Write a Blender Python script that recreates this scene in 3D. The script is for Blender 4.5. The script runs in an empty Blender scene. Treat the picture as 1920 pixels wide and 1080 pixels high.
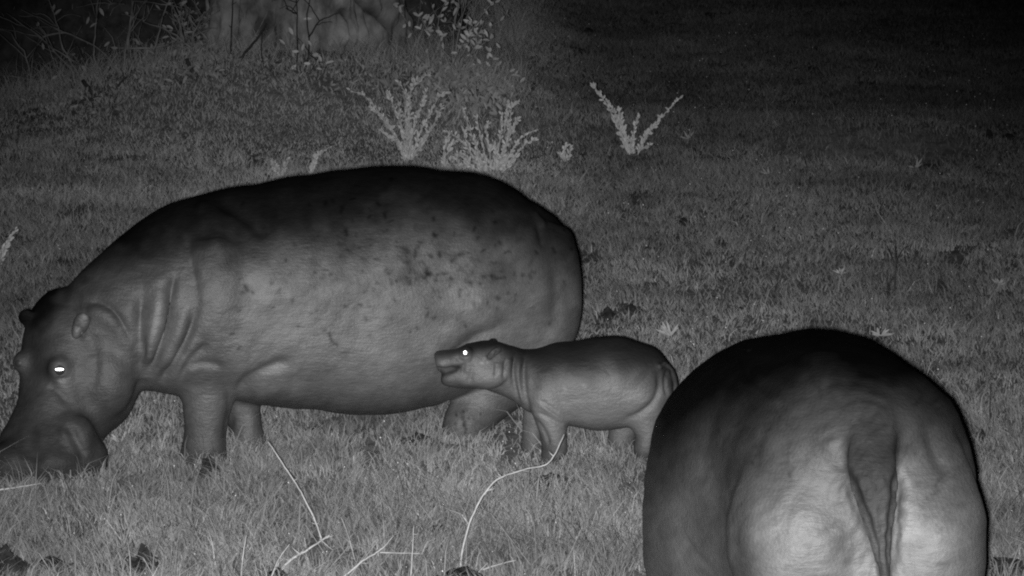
import bpy, bmesh, math, random
import numpy as np
from mathutils import Vector
from mathutils.bvhtree import BVHTree

S = bpy.context.scene
COL = S.collection
random.seed(7)
rng = np.random.default_rng(11)

# ------------------------------------------------------------------ camera
F = 8000.0                       # focal length in photo pixels (1920 wide)
PITCH = math.radians(9.09)
CAM = np.array([0.0, 0.0, 4.0])
cd = bpy.data.cameras.new("camera")
cd.sensor_width = 36.0
cd.lens = F / 1920.0 * 36.0
cd.clip_start = 0.1
cd.clip_end = 400.0
cam = bpy.data.objects.new("camera", cd)
cam.location = CAM
cam.rotation_euler = (math.pi / 2 - PITCH, 0, 0)
COL.objects.link(cam)
S.camera = cam

# ------------------------------------------------------------------ world: moonless night
w = bpy.data.worlds.new("World")
S.world = w
w.use_nodes = True
w.node_tree.nodes["Background"].inputs[0].default_value = (1, 1, 1, 1)
w.node_tree.nodes["Background"].inputs[1].default_value = 0.0012

# ------------------------------------------------------------------ the wildlife camera's own infrared illuminator
ld = bpy.data.lights.new("infrared_illuminator", 'SPOT')
ld.energy = 27000.0
ld.color = (1, 1, 1)
ld.spot_size = math.radians(25)
ld.spot_blend = 1.0
ld.shadow_soft_size = 0.035
lamp = bpy.data.objects.new("infrared_illuminator", ld)
lamp.location = (-0.06, 0.02, 3.97)
_t = Vector((-0.05, 15.3, 0.0)) - Vector(lamp.location)
lamp.rotation_euler = _t.to_track_quat('-Z', 'Y').to_euler()
COL.objects.link(lamp)

S.view_settings.view_transform = 'Standard'
S.view_settings.look = 'None'
S.view_settings.exposure = 0.0
S.view_settings.gamma = 1.0
S.cycles.use_denoising = False
S.cycles.max_bounces = 4
S.cycles.pixel_filter_type = 'BLACKMAN_HARRIS'
S.cycles.filter_width = 2.1          # the soft picture of a compressed night video

# ------------------------------------------------------------------ maths helpers
FWD = np.array([0, math.cos(PITCH), -math.sin(PITCH)])
UP = np.array([0, math.sin(PITCH), math.cos(PITCH)])
RT = np.array([1.0, 0, 0])


def ray(px, py):
    return FWD + RT * ((px - 960) / F) + UP * (-(py - 540) / F)


def at(px, py, Y):
    """the point at distance Y (metres from the camera along the ground) seen at px, py of the photo"""
    d = ray(px, py)
    return CAM + d * (Y / d[1])


def proj(P):
    q = P - CAM
    k = F / (q @ FWD)
    return 960 + (q @ RT) * k, 540 - (q @ UP) * k


_G = {}


def vnoise(x, y, cell, seed):
    """bilinear-smooth value noise in 0..1"""
    if seed not in _G:
        _G[seed] = np.random.default_rng(seed).random((256, 256))
    g = _G[seed]
    u = np.asarray(x) / cell + 1000.0
    v = np.asarray(y) / cell + 1000.0
    iu = np.floor(u).astype(int)
    iv = np.floor(v).astype(int)
    fu = u - iu
    fv = v - iv
    fu = fu * fu * (3 - 2 * fu)
    fv = fv * fv * (3 - 2 * fv)
    a = g[iu % 256, iv % 256]
    b = g[(iu + 1) % 256, iv % 256]
    c = g[iu % 256, (iv + 1) % 256]
    d = g[(iu + 1) % 256, (iv + 1) % 256]
    return (a * (1 - fu) + b * fu) * (1 - fv) + (c * (1 - fu) + d * fu) * fv


def sstep(a, b, x):
    t = np.clip((x - a) / (b - a), 0, 1)
    return t * t * (3 - 2 * t)


def ground(x, y):
    x = np.asarray(x, float)
    y = np.asarray(y, float)
    # gentle unevenness everywhere
    h = (vnoise(x, y, 2.2, 1) - .5) * 0.05 + (vnoise(x, y, 0.6, 2) - .5) * 0.025
    # grassy bank carrying the big tree
    bx = (x + 1.9) / 2.7
    by = (y - 35.2) / np.where(y < 35.2, 4.3, 3.0)
    r = np.sqrt(np.abs(bx) ** 2.4 + by * by)
    h = h + 0.41 * (1 - sstep(0.12, 1.0, r)) * (0.85 + .3 * vnoise(x, y, .9, 3))
    # the ground falls away behind the bank on the left
    lf = 1 - sstep(-1.2, -0.2, x)
    h = h - .5 * sstep(35.0, 36.5, y + (x + 4) * -0.25) * (1 - sstep(-2.6, -1.0, x))
    h = h + lf * sstep(37.6, 39.6, y) * (2.2 + 1.1 * (vnoise(x, y, .9, 71) - .5)) + lf * sstep(37, 38.5, y) * (vnoise(x, y, .3, 72) - .5) * .45
    h = h - 0.16 * sstep(32.5, 36.5, y) * sstep(0.2, 1.0, x)
    # low grass hump on the right
    rx = (x - 2.75) / 1.05
    ry = (y - 31.9) / np.where(y < 31.9, 1.3, 0.55)
    h = h + 0.17 * (1 - sstep(0.2, 1.0, np.sqrt(np.abs(rx) ** 3 + ry * ry)))
    # slight rise in the middle distance behind the cow
    rx = (x - 0.5) / 1.3
    ry = (y - 33.6) / np.where(y < 33.6, 2.0, .5)
    h = h + 0.09 * (1 - sstep(0.3, 1.0, np.sqrt(np.abs(rx) ** 3 + ry * ry)))
    return h


def on_ground(px, py):
    d = ray(px, py)
    d = d / d[1]
    Ys = np.arange(12.0, 70.0, 0.02)
    below = (CAM[2] + d[2] * Ys) <= ground(CAM[0] + d[0] * Ys, Ys)
    k = int(np.argmax(below)) if below.any() else int(33 / .02)
    return CAM + d * Ys[k]


# ------------------------------------------------------------------ object helpers
def tag(o, label=None, cat=None, group=None, kind=None):
    if label:
        o["label"] = label
    if cat:
        o["category"] = cat
    if group:
        o["group"] = group
    if kind:
        o["kind"] = kind
    return o


def empty(name, loc):
    o = bpy.data.objects.new(name, None)
    o.empty_display_size = 0.1
    o.location = Vector(loc)
    COL.objects.link(o)
    return o


def link(name, me, mat, parent=None, smooth=True):
    me.materials.append(mat)
    if smooth:
        me.shade_smooth()
    o = bpy.data.objects.new(name, me)
    COL.objects.link(o)
    if parent is not None:
        o.parent = parent
        o.location = -Vector(parent.location)
    return o


class MB:
    """collects geometry for ONE mesh"""

    def __init__(s):
        s.v = []
        s.f = []
        s.c = []

    def add(s, vs, fs, c=1.0):
        b = len(s.v)
        s.v += [tuple(map(float, q)) for q in vs]
        s.f += [tuple(b + i for i in q) for q in fs]
        s.c += [c] * len(vs)

    def tube(s, pts, rad, n=6, c=1.0):
        pts = [np.array(p, float) for p in pts]
        m = len(pts)
        vs = []
        fs = []
        for i, p in enumerate(pts):
            t = pts[min(i + 1, m - 1)] - pts[max(i - 1, 0)]
            t = t / (np.linalg.norm(t) + 1e-9)
            a = np.cross(t, [0.13, -0.97, 0.21])
            a /= np.linalg.norm(a) + 1e-9
            b = np.cross(t, a)
            r = rad[i] if hasattr(rad, '__len__') else rad
            for k in range(n):
                an = 2 * math.pi * k / n
                vs.append(p + (a * math.cos(an) + b * math.sin(an)) * r)
        for i in range(m - 1):
            for k in range(n):
                fs.append((i * n + k, i * n + (k + 1) % n, (i + 1) * n + (k + 1) % n, (i + 1) * n + k))
        fs.append(tuple(range(n))[::-1])
        fs.append(tuple((m - 1) * n + k for k in range(n)))
        s.add(vs, fs, c)

    def leaf(s, p, d, nrm, L, W, c=1.0, fold=.15):
        p = np.array(p, float)
        d = np.array(d, float)
        d /= np.linalg.norm(d) + 1e-9
        side = np.cross(d, nrm)
        side /= np.linalg.norm(side) + 1e-9
        up = np.cross(side, d)
        vs = [p]
        for t, ww in ((.28, .8), (.6, 1.0), (.85, .6)):
            q = p + d * L * t - up * L * .12 * t * t
            vs += [q - side * W * ww / 2 + up * W * fold, q, q + side * W * ww / 2 + up * W * fold]
        vs.append(p + d * L - up * L * .12)
        fs = [(0, 2, 1), (0, 3, 2), (1, 2, 5, 4), (2, 3, 6, 5), (4, 5, 8, 7), (5, 6, 9, 8), (7, 8, 10), (8, 9, 10)]
        s.add(vs, fs, c)

    def build(s, name, mat, parent=None, smooth=True):
        me = bpy.data.meshes.new(name)
        me.from_pydata(s.v, [], s.f)
        at_ = me.attributes.new("tone", 'FLOAT', 'POINT')
        at_.data.foreach_set("value", s.c)
        return link(name, me, mat, parent, smooth)


def catmull(P, n):
    P = np.array(P, float)
    if len(P) < 3:
        t = np.linspace(0, 1, n * (len(P) - 1) + 1)[:, None]
        return P[0] * (1 - t) + P[-1] * t
    Q = np.vstack([2 * P[0] - P[1], P, 2 * P[-1] - P[-2]])
    out = []
    for i in range(1, len(Q) - 2):
        for k in range(n):
            t = k / n
            a, b, c, d = Q[i - 1], Q[i], Q[i + 1], Q[i + 2]
            out.append(.5 * ((2 * b) + (c - a) * t + (2 * a - 5 * b + 4 * c - d) * t * t + (3 * b - a - 3 * c + d) * t ** 3))
    out.append(P[-1])
    return np.array(out)


# ------------------------------------------------------------------ materials (all neutral: infrared sees no colour)
def grey_mat(name, base, rough=.8, spec=.2, nscale=0, namt=0.0, bump=0, bscale=40, attr=None, ramp=(0.35, .65), coords='Object', detail=5, stretch=None):
    m = bpy.data.materials.new(name)
    m.use_nodes = True
    nt = m.node_tree
    N = nt.nodes
    L = nt.links
    bs = N["Principled BSDF"]
    bs.inputs["Roughness"].default_value = rough
    bs.inputs["Specular IOR Level"].default_value = spec
    bs.inputs["Base Color"].default_value = (base, base, base, 1)
    tc = N.new("ShaderNodeTexCoord")
    mp = N.new("ShaderNodeMapping")
    L.new(tc.outputs[coords], mp.inputs[0])
    if stretch:
        mp.inputs["Scale"].default_value = stretch
    val = None
    if nscale:
        nz = N.new("ShaderNodeTexNoise")
        nz.inputs["Scale"].default_value = nscale
        nz.inputs["Detail"].default_value = detail
        nz.inputs["Roughness"].default_value = .62
        L.new(mp.outputs[0], nz.inputs["Vector"])
        mr = N.new("ShaderNodeMapRange")
        mr.inputs[1].default_value = ramp[0]
        mr.inputs[2].default_value = ramp[1]
        mr.inputs[3].default_value = base * (1 - namt)
        mr.inputs[4].default_value = base * (1 + namt)
        L.new(nz.outputs["Fac"], mr.inputs[0])
        val = mr.outputs[0]
    if attr:
        at_ = N.new("ShaderNodeAttribute")
        at_.attribute_name = attr
        mu = N.new("ShaderNodeMath")
        mu.operation = 'MULTIPLY'
        L.new(at_.outputs["Fac"], mu.inputs[0])
        if val is not None:
            L.new(val, mu.inputs[1])
        else:
            mu.inputs[1].default_value = base
        val = mu.outputs[0]
    if val is not None:
        L.new(val, bs.inputs["Base Color"])
    if bump:
        nb = N.new("ShaderNodeTexNoise")
        nb.inputs["Scale"].default_value = bscale
        nb.inputs["Detail"].default_value = 6
        L.new(mp.outputs[0], nb.inputs["Vector"])
        bp = N.new("ShaderNodeBump")
        bp.inputs["Strength"].default_value = bump
        bp.inputs["Distance"].default_value = .03 if name == 'tree_bark' else .01
        L.new(nb.outputs["Fac"], bp.inputs["Height"])
        L.new(bp.outputs[0], bs.inputs["Normal"])
    return m


def skin_mat(name, base, rough, spec, scar=1.0, wr=(7, 7, 26)):
    """thick hairless hide: blotchy pigment, scattered dark nicks, fine wrinkles"""
    m = grey_mat(name, base, rough, spec, nscale=3.2, namt=.16, attr="tone", detail=7)
    nt = m.node_tree
    N = nt.nodes
    L = nt.links
    bs = N["Principled BSDF"]
    mp = [n for n in N if n.type == 'MAPPING'][0]
    src = bs.inputs["Base Color"].links[0].from_socket
    # streaky mid-size stains
    mp2 = N.new("ShaderNodeMapping")
    mp2.inputs["Scale"].default_value = (5, 5, 11)
    mp2.inputs["Rotation"].default_value = (0.2, .35, 0)
    L.new([n for n in N if n.type == 'TEX_COORD'][0].outputs["Object"], mp2.inputs[0])
    st = N.new("ShaderNodeTexNoise")
    st.inputs["Scale"].default_value = 1.3
    st.inputs["Detail"].default_value = 8
    st.inputs["Roughness"].default_value = .7
    L.new(mp2.outputs[0], st.inputs["Vector"])
    r1 = N.new("ShaderNodeMapRange")
    r1.inputs[1].default_value = .3
    r1.inputs[2].default_value = .56
    r1.inputs[3].default_value = .74
    r1.inputs[4].default_value = 1.06
    L.new(st.outputs["Fac"], r1.inputs[0])
    m1 = N.new("ShaderNodeMath")
    m1.operation = 'MULTIPLY'
    L.new(src, m1.inputs[0])
    L.new(r1.outputs[0], m1.inputs[1])
    L.new(m1.outputs[0], bs.inputs["Base Color"])
    # wrinkles
    mp3 = N.new("ShaderNodeMapping")
    mp3.inputs["Scale"].default_value = wr
    mp3.inputs["Rotation"].default_value = (0.1, -.25, 0)
    L.new([n for n in N if n.type == 'TEX_COORD'][0].outputs["Object"], mp3.inputs[0])
    n1 = N.new("ShaderNodeTexNoise")
    n1.inputs["Scale"].default_value = 1.6
    n1.inputs["Detail"].default_value = 8
    n1.inputs["Roughness"].default_value = .7
    L.new(mp3.outputs[0], n1.inputs["Vector"])
    b1 = N.new("ShaderNodeBump")
    b1.inputs["Strength"].default_value = .38
    b1.inputs["Distance"].default_value = .02
    L.new(n1.outputs["Fac"], b1.inputs["Height"])
    vo = N.new("ShaderNodeTexVoronoi")
    vo.inputs["Scale"].default_value = 70
    L.new(mp.outputs[0], vo.inputs["Vector"])
    b2 = N.new("ShaderNodeBump")
    b2.inputs["Strength"].default_value = .2
    b2.inputs["Distance"].default_value = .006
    L.new(vo.outputs["Distance"], b2.inputs["Height"])
    L.new(b1.outputs[0], b2.inputs["Normal"])
    L.new(b2.outputs[0], bs.inputs["Normal"])
    ta = [n for n in N if n.type == 'ATTRIBUTE'][0]
    sm = N.new("ShaderNodeMath")
    sm.operation = 'MULTIPLY'
    sm.use_clamp = True
    L.new(ta.outputs["Fac"], sm.inputs[0])
    sm.inputs[1].default_value = spec
    L.new(sm.outputs[0], bs.inputs["Specular IOR Level"])
    return m


M_soil = grey_mat("soil_and_thatch", .16, .95, .05, nscale=9, namt=.4, bump=.6, bscale=30, attr="tone")
M_grass = grey_mat("grass_blades", .182, .75, .15, attr="tone")
M_dung = grey_mat("dark_dung", .018, .9, .15, nscale=30, namt=.5, bump=1.0, bscale=60)
M_clod = grey_mat("dark_mud", .02, .9, .1, nscale=20, namt=.5, bump=1.0, bscale=50)
M_bark = grey_mat("tree_bark", .225, .9, .1, nscale=5, namt=.6, bump=1.0, bscale=11, attr="tone", detail=9, ramp=(.32, .68), stretch=(1, 1, .75))
M_twig = grey_mat("dead_twig", .25, .9, .1, nscale=8, namt=.4)
M_twigd = grey_mat("dark_twig", .05, .9, .1, nscale=8, namt=.4)
M_leaf = grey_mat("shrub_leaf", .55, .6, .3, attr="tone")
M_wool = grey_mat("woolly_leaf", .5, .9, .1, attr="tone")
M_woolstem = grey_mat("woolly_stem", .4, .9, .1, nscale=8, namt=.2)
M_straw = grey_mat("dry_straw", .3, .6, .3, nscale=25, namt=.25)
M_skin_cow = skin_mat("hide_cow", .066, .56, .65)
M_skin_calf = skin_mat("hide_calf", .085, .54, .5, wr=(9, 9, 22))
M_skin_bull = skin_mat("hide_near", .072, .6, .68)

M_eye = grey_mat("eye_wet", .03, .5, .3)
mt = bpy.data.materials.new("eye_shine")      # the mirror layer at the back of the eye
mt.use_nodes = True
_b = mt.node_tree.nodes["Principled BSDF"]
_b.inputs["Base Color"].default_value = (.9, .9, .9, 1)
_b.inputs["Metallic"].default_value = 1.0
_b.inputs["Roughness"].default_value = .35
M_shine = mt
M_dew = grey_mat("dewy_seed", .9, .5, .6)


# ------------------------------------------------------------------ ground sheet
def build_ground():
    xs = np.concatenate([np.linspace(-120, -12, 12)[:-1], np.linspace(-12, 12, 241), np.linspace(12, 120, 12)[1:]])
    ys = np.concatenate([np.linspace(-30, 10, 9)[:-1], np.linspace(10, 48, 381), np.linspace(48, 300, 22)[1:]])
    X, Y = np.meshgrid(xs, ys, indexing='ij')
    Z = ground(X, Y)
    V = np.stack([X, Y, Z], -1).reshape(-1, 3)
    nx, ny = X.shape
    i, j = np.meshgrid(np.arange(nx - 1), np.arange(ny - 1), indexing='ij')
    a = (i * ny + j).ravel()
    Fc = np.stack([a, a + ny, a + ny + 1, a + 1], -1)
    me = bpy.data.meshes.new("ground")
    me.from_pydata(V.tolist(), [], Fc.tolist())
    cl = 1 + .8 * (1 - sstep(-.2, .9, X)) * sstep(25, 32, Y) * (1 - sstep(34.5, 36, Y)) - .5 * sstep(36.8, 38.2, Y) * (1 - sstep(-.9, 0, X)) * (.7 + .6 * vnoise(X, Y * .4, .5, 73))     # lit bank front painted brighter; earth face behind darker
    a = me.attributes.new("tone", 'FLOAT', 'POINT')
    a.data.foreach_set("value", cl.ravel().astype(np.float32))
    o = link("ground", me, M_soil)
    tag(o, kind="structure")


build_ground()


def bare(x, y):
    """0..1: how bare of grass the ground is"""
    b = sstep(34.6, 35.6, y - .12 * (x + 4) + .5 * vnoise(x, y, .5, 21)) * (1 - sstep(-2.6, -2.0, x))
    return np.maximum(b, sstep(36.8, 37.6, y) * (1 - sstep(-.9, 0, x)))


# ------------------------------------------------------------------ grass: one mass of blades
def build_grass():
    P = []

    def scatter(x0, x1, y0, y1, n, wide):
        x = rng.uniform(x0, x1, n)
        y = rng.uniform(y0, y1, n)
        P.append(np.stack([x, y, np.full(n, wide)], -1))

    y = 15.6
    while y < 47:
        dy = 1.0
        half = y * .12 * 1.0 + .25
        dens = 4200 if y < 20 else (3400 if y < 24 else (3000 if y < 30 else 2300))
        wide = .0050 + max(0, y - 19) * .00006
        scatter(-half, half, y, y + dy, int(dens * 2 * half * dy), wide)
        dens2 = 500 if y < 30 else 250
        for s in (-1, 1):
            a, b = sorted((s * half, s * (half + 1.6)))
            scatter(a, b, y, y + dy, int(dens2 * 1.6 * dy), wide * 1.5)
        y += dy
    P = np.concatenate(P)
    x, y, wide = P[:, 0], P[:, 1], P[:, 2]
    keep = rng.random(len(x)) > bare(x, y) * .93
    # thin, trampled patches
    dn = vnoise(x, y, .35, 5) * .6 + vnoise(x, y, .12, 6) * .4
    keep &= rng.random(len(x)) < .5 + .9 * dn
    keep &= ~((vnoise(x, y * .5, .17, 16) > .81) & (vnoise(x, y, .9, 17) > .45) & (rng.random(len(x)) < .8))
    x, y, wide, dn = x[keep], y[keep], wide[keep], dn[keep]
    n = len(x)
    z = ground(x, y) - .004
    big = vnoise(x, y, 1.3, 7)
    clump = vnoise(x, y, .09, 8)
    h = (.024 + .055 * rng.random(n) ** 1.6) * (.65 + .7 * big) * (.5 + 1.2 * clump)
    tall = rng.random(n) < (.05 + .05 * (y < 21)) * (clump > .45)
    h = np.where(tall, h * rng.uniform(1.4, 2.3, n), h)
    # longer grass on the bank, the hump and the near strip
    bank = sstep(.05, .2, ground(x, y))
    h *= 1 - .25 * sstep(26, 32, y) + .15 * bank * (rng.random(n) < .4) + 2.2 * sstep(33.6, 34.5, y) * (x < .1) * (rng.random(n) < .33)
    h *= 1 + .5 * (1 - sstep(17, 21, y))
    az = rng.uniform(0, 2 * math.pi, n)
    laz = vnoise(x, y, .11, 9) * 4 * math.pi + rng.normal(0, .8, n)
    lean = h * (.25 + 1.3 * rng.random(n))
    lx, ly = np.cos(laz) * lean, np.sin(laz) * lean
    sx, sy = np.cos(az) * wide * .5, np.sin(az) * wide * .5
    V = np.empty((n, 5, 3))
    V[:, 0] = np.stack([x - sx, y - sy, z], -1)
    V[:, 1] = np.stack([x + sx, y + sy, z], -1)
    mx, my, mz = x + lx * .35, y + ly * .35, z + h * .62
    V[:, 2] = np.stack([mx - sx * .8, my - sy * .8, mz], -1)
    V[:, 3] = np.stack([mx + sx * .8, my + sy * .8, mz], -1)
    V[:, 4] = np.stack([x + lx, y + ly, z + h * (1 - .2 * rng.random(n))], -1)
    # blade tone: fresh, dry and dead blades, in patches
    tone = rng.normal(.9, .12, n) + (vnoise(x, y, .8, 12) - .5) * .5 + (vnoise(x, y, .22, 13) - .5) * .4
    tone = np.where(rng.random(n) < .03, tone * 1.7, tone)
    tone = np.where(rng.random(n) < .06, tone * .55, tone)
    tone *= (1 + 1.05 * (1 - sstep(-.2, .9, x)) * sstep(25, 32, y)) * (1 - .14 * sstep(-.5, 1, x) * sstep(23, 30, y))  # lamp-facing bank slope painted brighter in the blade tone
    tone *= (1 - .36 * sstep(31.0, 35.5, y + .8 * vnoise(x, y, 1.1, 15)) * sstep(-.3, .8, x)) * (1 + .45 * sstep(31, 40, y))          # close-cropped dull sward and painted light fall-off beyond; far blades painted brighter
    tone *= 1 - .22 * sstep(34.6, 35.6, y + .5 * vnoise(x, y, .5, 18)) * sstep(-1.2, -.7, x)      # shade painted into the blades in the dip behind the bank
    tone = np.clip(tone, .08, 2.0)
    me = bpy.data.meshes.new("grass")
    me.vertices.add(n * 5)
    me.vertices.foreach_set("co", V.ravel().astype(np.float32))
    base = np.arange(n) * 5
    idx = np.stack([base, base + 1, base + 3, base + 2, base + 2, base + 3, base + 4], -1).ravel().astype(np.int32)
    me.loops.add(n * 7)
    me.loops.foreach_set("vertex_index", idx)
    me.polygons.add(n * 2)
    ls = np.stack([np.arange(n) * 7, np.arange(n) * 7 + 4], -1).ravel().astype(np.int32)
    me.polygons.foreach_set("loop_start", ls)
    a = me.attributes.new("tone", 'FLOAT', 'POINT')
    a.data.foreach_set("value", np.repeat(tone, 5).astype(np.float32))
    me.update(calc_edges=True)
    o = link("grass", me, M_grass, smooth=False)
    tag(o, "short grazed grass with scattered dead blades covering the ground", "grass", kind="stuff")
    print("blades", n)


build_grass()


# ------------------------------------------------------------------ animal modelling
def loft(bm, rings, N=36):
    """rings: list of (centre, U, V+, V-, power): closed tube with rounded ends"""
    vs = []
    for (c, U, Vp, Vm, pw) in rings:
        r = []
        for k in range(N):
            t = 2 * math.pi * k / N
            ct, st = math.cos(t), math.sin(t)
            e = 2.0 / pw
            cu = math.copysign(abs(ct) ** e, ct)
            sv = math.copysign(abs(st) ** e, st)
            p = c + U * cu + (Vp * sv if sv > 0 else Vm * (-sv))
            r.append(bm.verts.new(p))
        vs.append(r)
    for a, b in zip(vs[:-1], vs[1:]):
        for k in range(N):
            bm.faces.new((a[k], a[(k + 1) % N], b[(k + 1) % N], b[k]))
    for r, flip in ((vs[0], True), (vs[-1], False)):
        c = bm.verts.new(sum((v.co for v in r), Vector()) / N)
        for k in range(N):
            f = (r[k], r[(k + 1) % N], c)
            bm.faces.new(f[::-1] if flip else f)


def trunk_loft(bm, secs, perp, n=6, pw=2.2):
    """secs: (px, ytop, ybot, halfwidth, Y[, fwide]); rings stand across the body axis"""
    A = np.array([[*at(s[0], s[1], s[4]), at(s[0], s[2], s[4])[2], s[3], s[5] if len(s) > 5 else .45] for s in secs])
    D = catmull(A, n)
    perp = np.array(perp, float)
    R = []
    for d in D:
        top, bot, wd, fw = d[2], d[3], max(d[4], .005), d[5]
        zc = bot + (top - bot) * fw
        R.append((Vector((d[0], d[1], zc)), Vector(perp * wd), Vector((0, 0, top - zc)), Vector((0, 0, bot - zc)), pw))
    loft(bm, R)


def limb(bm, pts, n=6, N=24, side=(1, 0, 0), pw=2.0):
    """pts: (x, y, z, r_side, r_depth)"""
    D = catmull(pts, n)
    R = []
    for i, d in enumerate(D):
        t = D[min(i + 1, len(D) - 1)][:3] - D[max(i - 1, 0)][:3]
        t /= np.linalg.norm(t)
        s = np.array(side, float)
        s = s - t * (s @ t)
        s /= np.linalg.norm(s)
        v = np.cross(t, s)
        R.append((Vector(d[:3]), Vector(s * max(d[3], .003)), Vector(v * max(d[4], .003)), Vector(-v * max(d[4], .003)), pw))
    loft(bm, R, N)


def L3(px, py, Y, rs, rd):
    return [*at(px, py, Y), rs, rd]


def fuse(bm, voxel, smooth_it):
    bmesh.ops.recalc_face_normals(bm, faces=bm.faces)
    me = bpy.data.meshes.new("tmp")
    bm.to_mesh(me)
    bm.free()
    o = bpy.data.objects.new("tmp", me)
    COL.objects.link(o)
    md = o.modifiers.new("r", 'REMESH')
    md.mode = 'VOXEL'
    md.voxel_size = voxel
    md.adaptivity = 0
    dg = bpy.context.evaluated_depsgraph_get()
    ev = o.evaluated_get(dg)
    me2 = bpy.data.meshes.new_from_object(ev)
    bpy.data.objects.remove(o)
    n = len(me2.vertices)
    co = np.empty(n * 3)
    me2.vertices.foreach_get("co", co)
    co = co.reshape(-1, 3)
    ed = np.empty(len(me2.edges) * 2, int)
    me2.edges.foreach_get("vertices", ed)
    ed = ed.reshape(-1, 2)
    deg = np.bincount(ed.ravel(), minlength=n).astype(float)[:, None]

    def lap(c):
        s = np.stack([np.bincount(ed[:, 0], c[ed[:, 1], k], n) + np.bincount(ed[:, 1], c[ed[:, 0], k], n) for k in range(3)], -1)
        return s / deg
    return me2, co, lap


def set_co(me, co):
    me.vertices.foreach_set("co", co.ravel().astype(np.float32))
    me.update()


def normals(me):
    n = np.empty(len(me.vertices) * 3, np.float32)
    me.vertex_normals.foreach_get("vector", n)
    return n.reshape(-1, 3).astype(float)


def seg_dist(px, py, line):
    """pixel distance to a polyline, and the parameter 0..1 along it"""
    best = np.full(len(px), 1e9)
    tt = np.zeros(len(px))
    m = len(line) - 1
    for i in range(m):
        ax, ay = line[i]
        bx, by = line[i + 1]
        dx, dy = bx - ax, by - ay
        t = np.clip(((px - ax) * dx + (py - ay) * dy) / (dx * dx + dy * dy + 1e-9), 0, 1)
        d = np.hypot(px - ax - t * dx, py - ay - t * dy)
        k = d < best
        best[k] = d[k]
        tt[k] = (i + t[k]) / m
    return best, tt


def carve(me, co, feats, zone=None):
    """feats: (polyline, width_px, metres (+out, -in)) pushed along the normals on the side that was photographed"""
    for line, wpx, amt in feats:
        nr = normals(me)
        px, py = proj(co)
        face = sstep(0.0, .35, -nr[:, 1])
        line = catmull(line, 5) if len(line) > 2 else np.array(line, float)
        d, t = seg_dist(px, py, line)
        g = np.exp(-(d / wpx) ** 2) * amt
        if len(line) > 1:
            g = g * np.clip(np.sin(np.clip(t, .03, .97) * math.pi) * 1.6, 0, 1)
        if zone is not None:
            face = face * zone(co)
        co = co + nr * (g * face)[:, None]
        set_co(me, co)
    return co


def paint(me, co, tone, marks):
    """scars, stains and skin markings, and painted highlights and shade, as tone"""
    nr = normals(me)
    px, py = proj(co)
    face = (nr[:, 1] < .1).astype(float)
    tone = tone.copy()
    for line, wpx, mul in marks:
        lx = [q[0] for q in line]
        ly = [q[1] for q in line]
        m = 3 * wpx
        k = np.nonzero((px > min(lx) - m) & (px < max(lx) + m) & (py > min(ly) - m) & (py < max(ly) + m))[0]
        d, t = seg_dist(px[k], py[k], line)
        g = np.exp(-(d / wpx) ** 2) * face[k]
        tone[k] *= 1 + (mul - 1) * g
    return tone


def finish(name, me, mat, tone, parent):
    a = me.attributes.new("tone", 'FLOAT', 'POINT')
    a.data.foreach_set("value", tone.astype(np.float32))
    return link(name, me, mat, parent)


def tree_of(me):
    bm = bmesh.new()
    bm.from_mesh(me)
    t = BVHTree.FromBMesh(bm)
    bm.free()
    return t


def hit(tree, px, py):
    d = Vector(ray(px, py)).normalized()
    return tree.ray_cast(Vector(CAM), d)[:2]


def eyeball(parent, tree, px, py, r, shine, sink=.35, lid=True):
    p, n = hit(tree, px, py)
    if p is None:
        return
    c = p - n * r * sink
    bm = bmesh.new()
    bmesh.ops.create_uvsphere(bm, u_segments=20, v_segments=12, radius=r)
    bmesh.ops.translate(bm, verts=bm.verts, vec=c)
    me = bpy.data.meshes.new("eye")
    bm.to_mesh(me)
    bm.free()
    e = link("eye", me, M_eye, parent)
    if shine:
        # pupils glowing back at the lamp: a shallow mirror cup turned to it
        d = (Vector(CAM) - c).normalized()
        bm = bmesh.new()
        q = d.to_track_quat('Z', 'Y').to_matrix().to_4x4()
        bmesh.ops.create_uvsphere(bm, u_segments=20, v_segments=12, radius=1.0)
        for v in bm.verts:
            v.co = Vector((v.co.x * shine[0], v.co.y * shine[1], v.co.z * .0015))
        bmesh.ops.transform(bm, matrix=q, verts=bm.verts)
        bmesh.ops.translate(bm, verts=bm.verts, vec=(c + d * (r + .001)))
        me = bpy.data.meshes.new("pupil")
        bm.to_mesh(me)
        bm.free()
        pu = link("pupil", me, M_shine)
        pu.parent = e
    return e


def V3(*a):
    return np.array(a, float)


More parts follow.
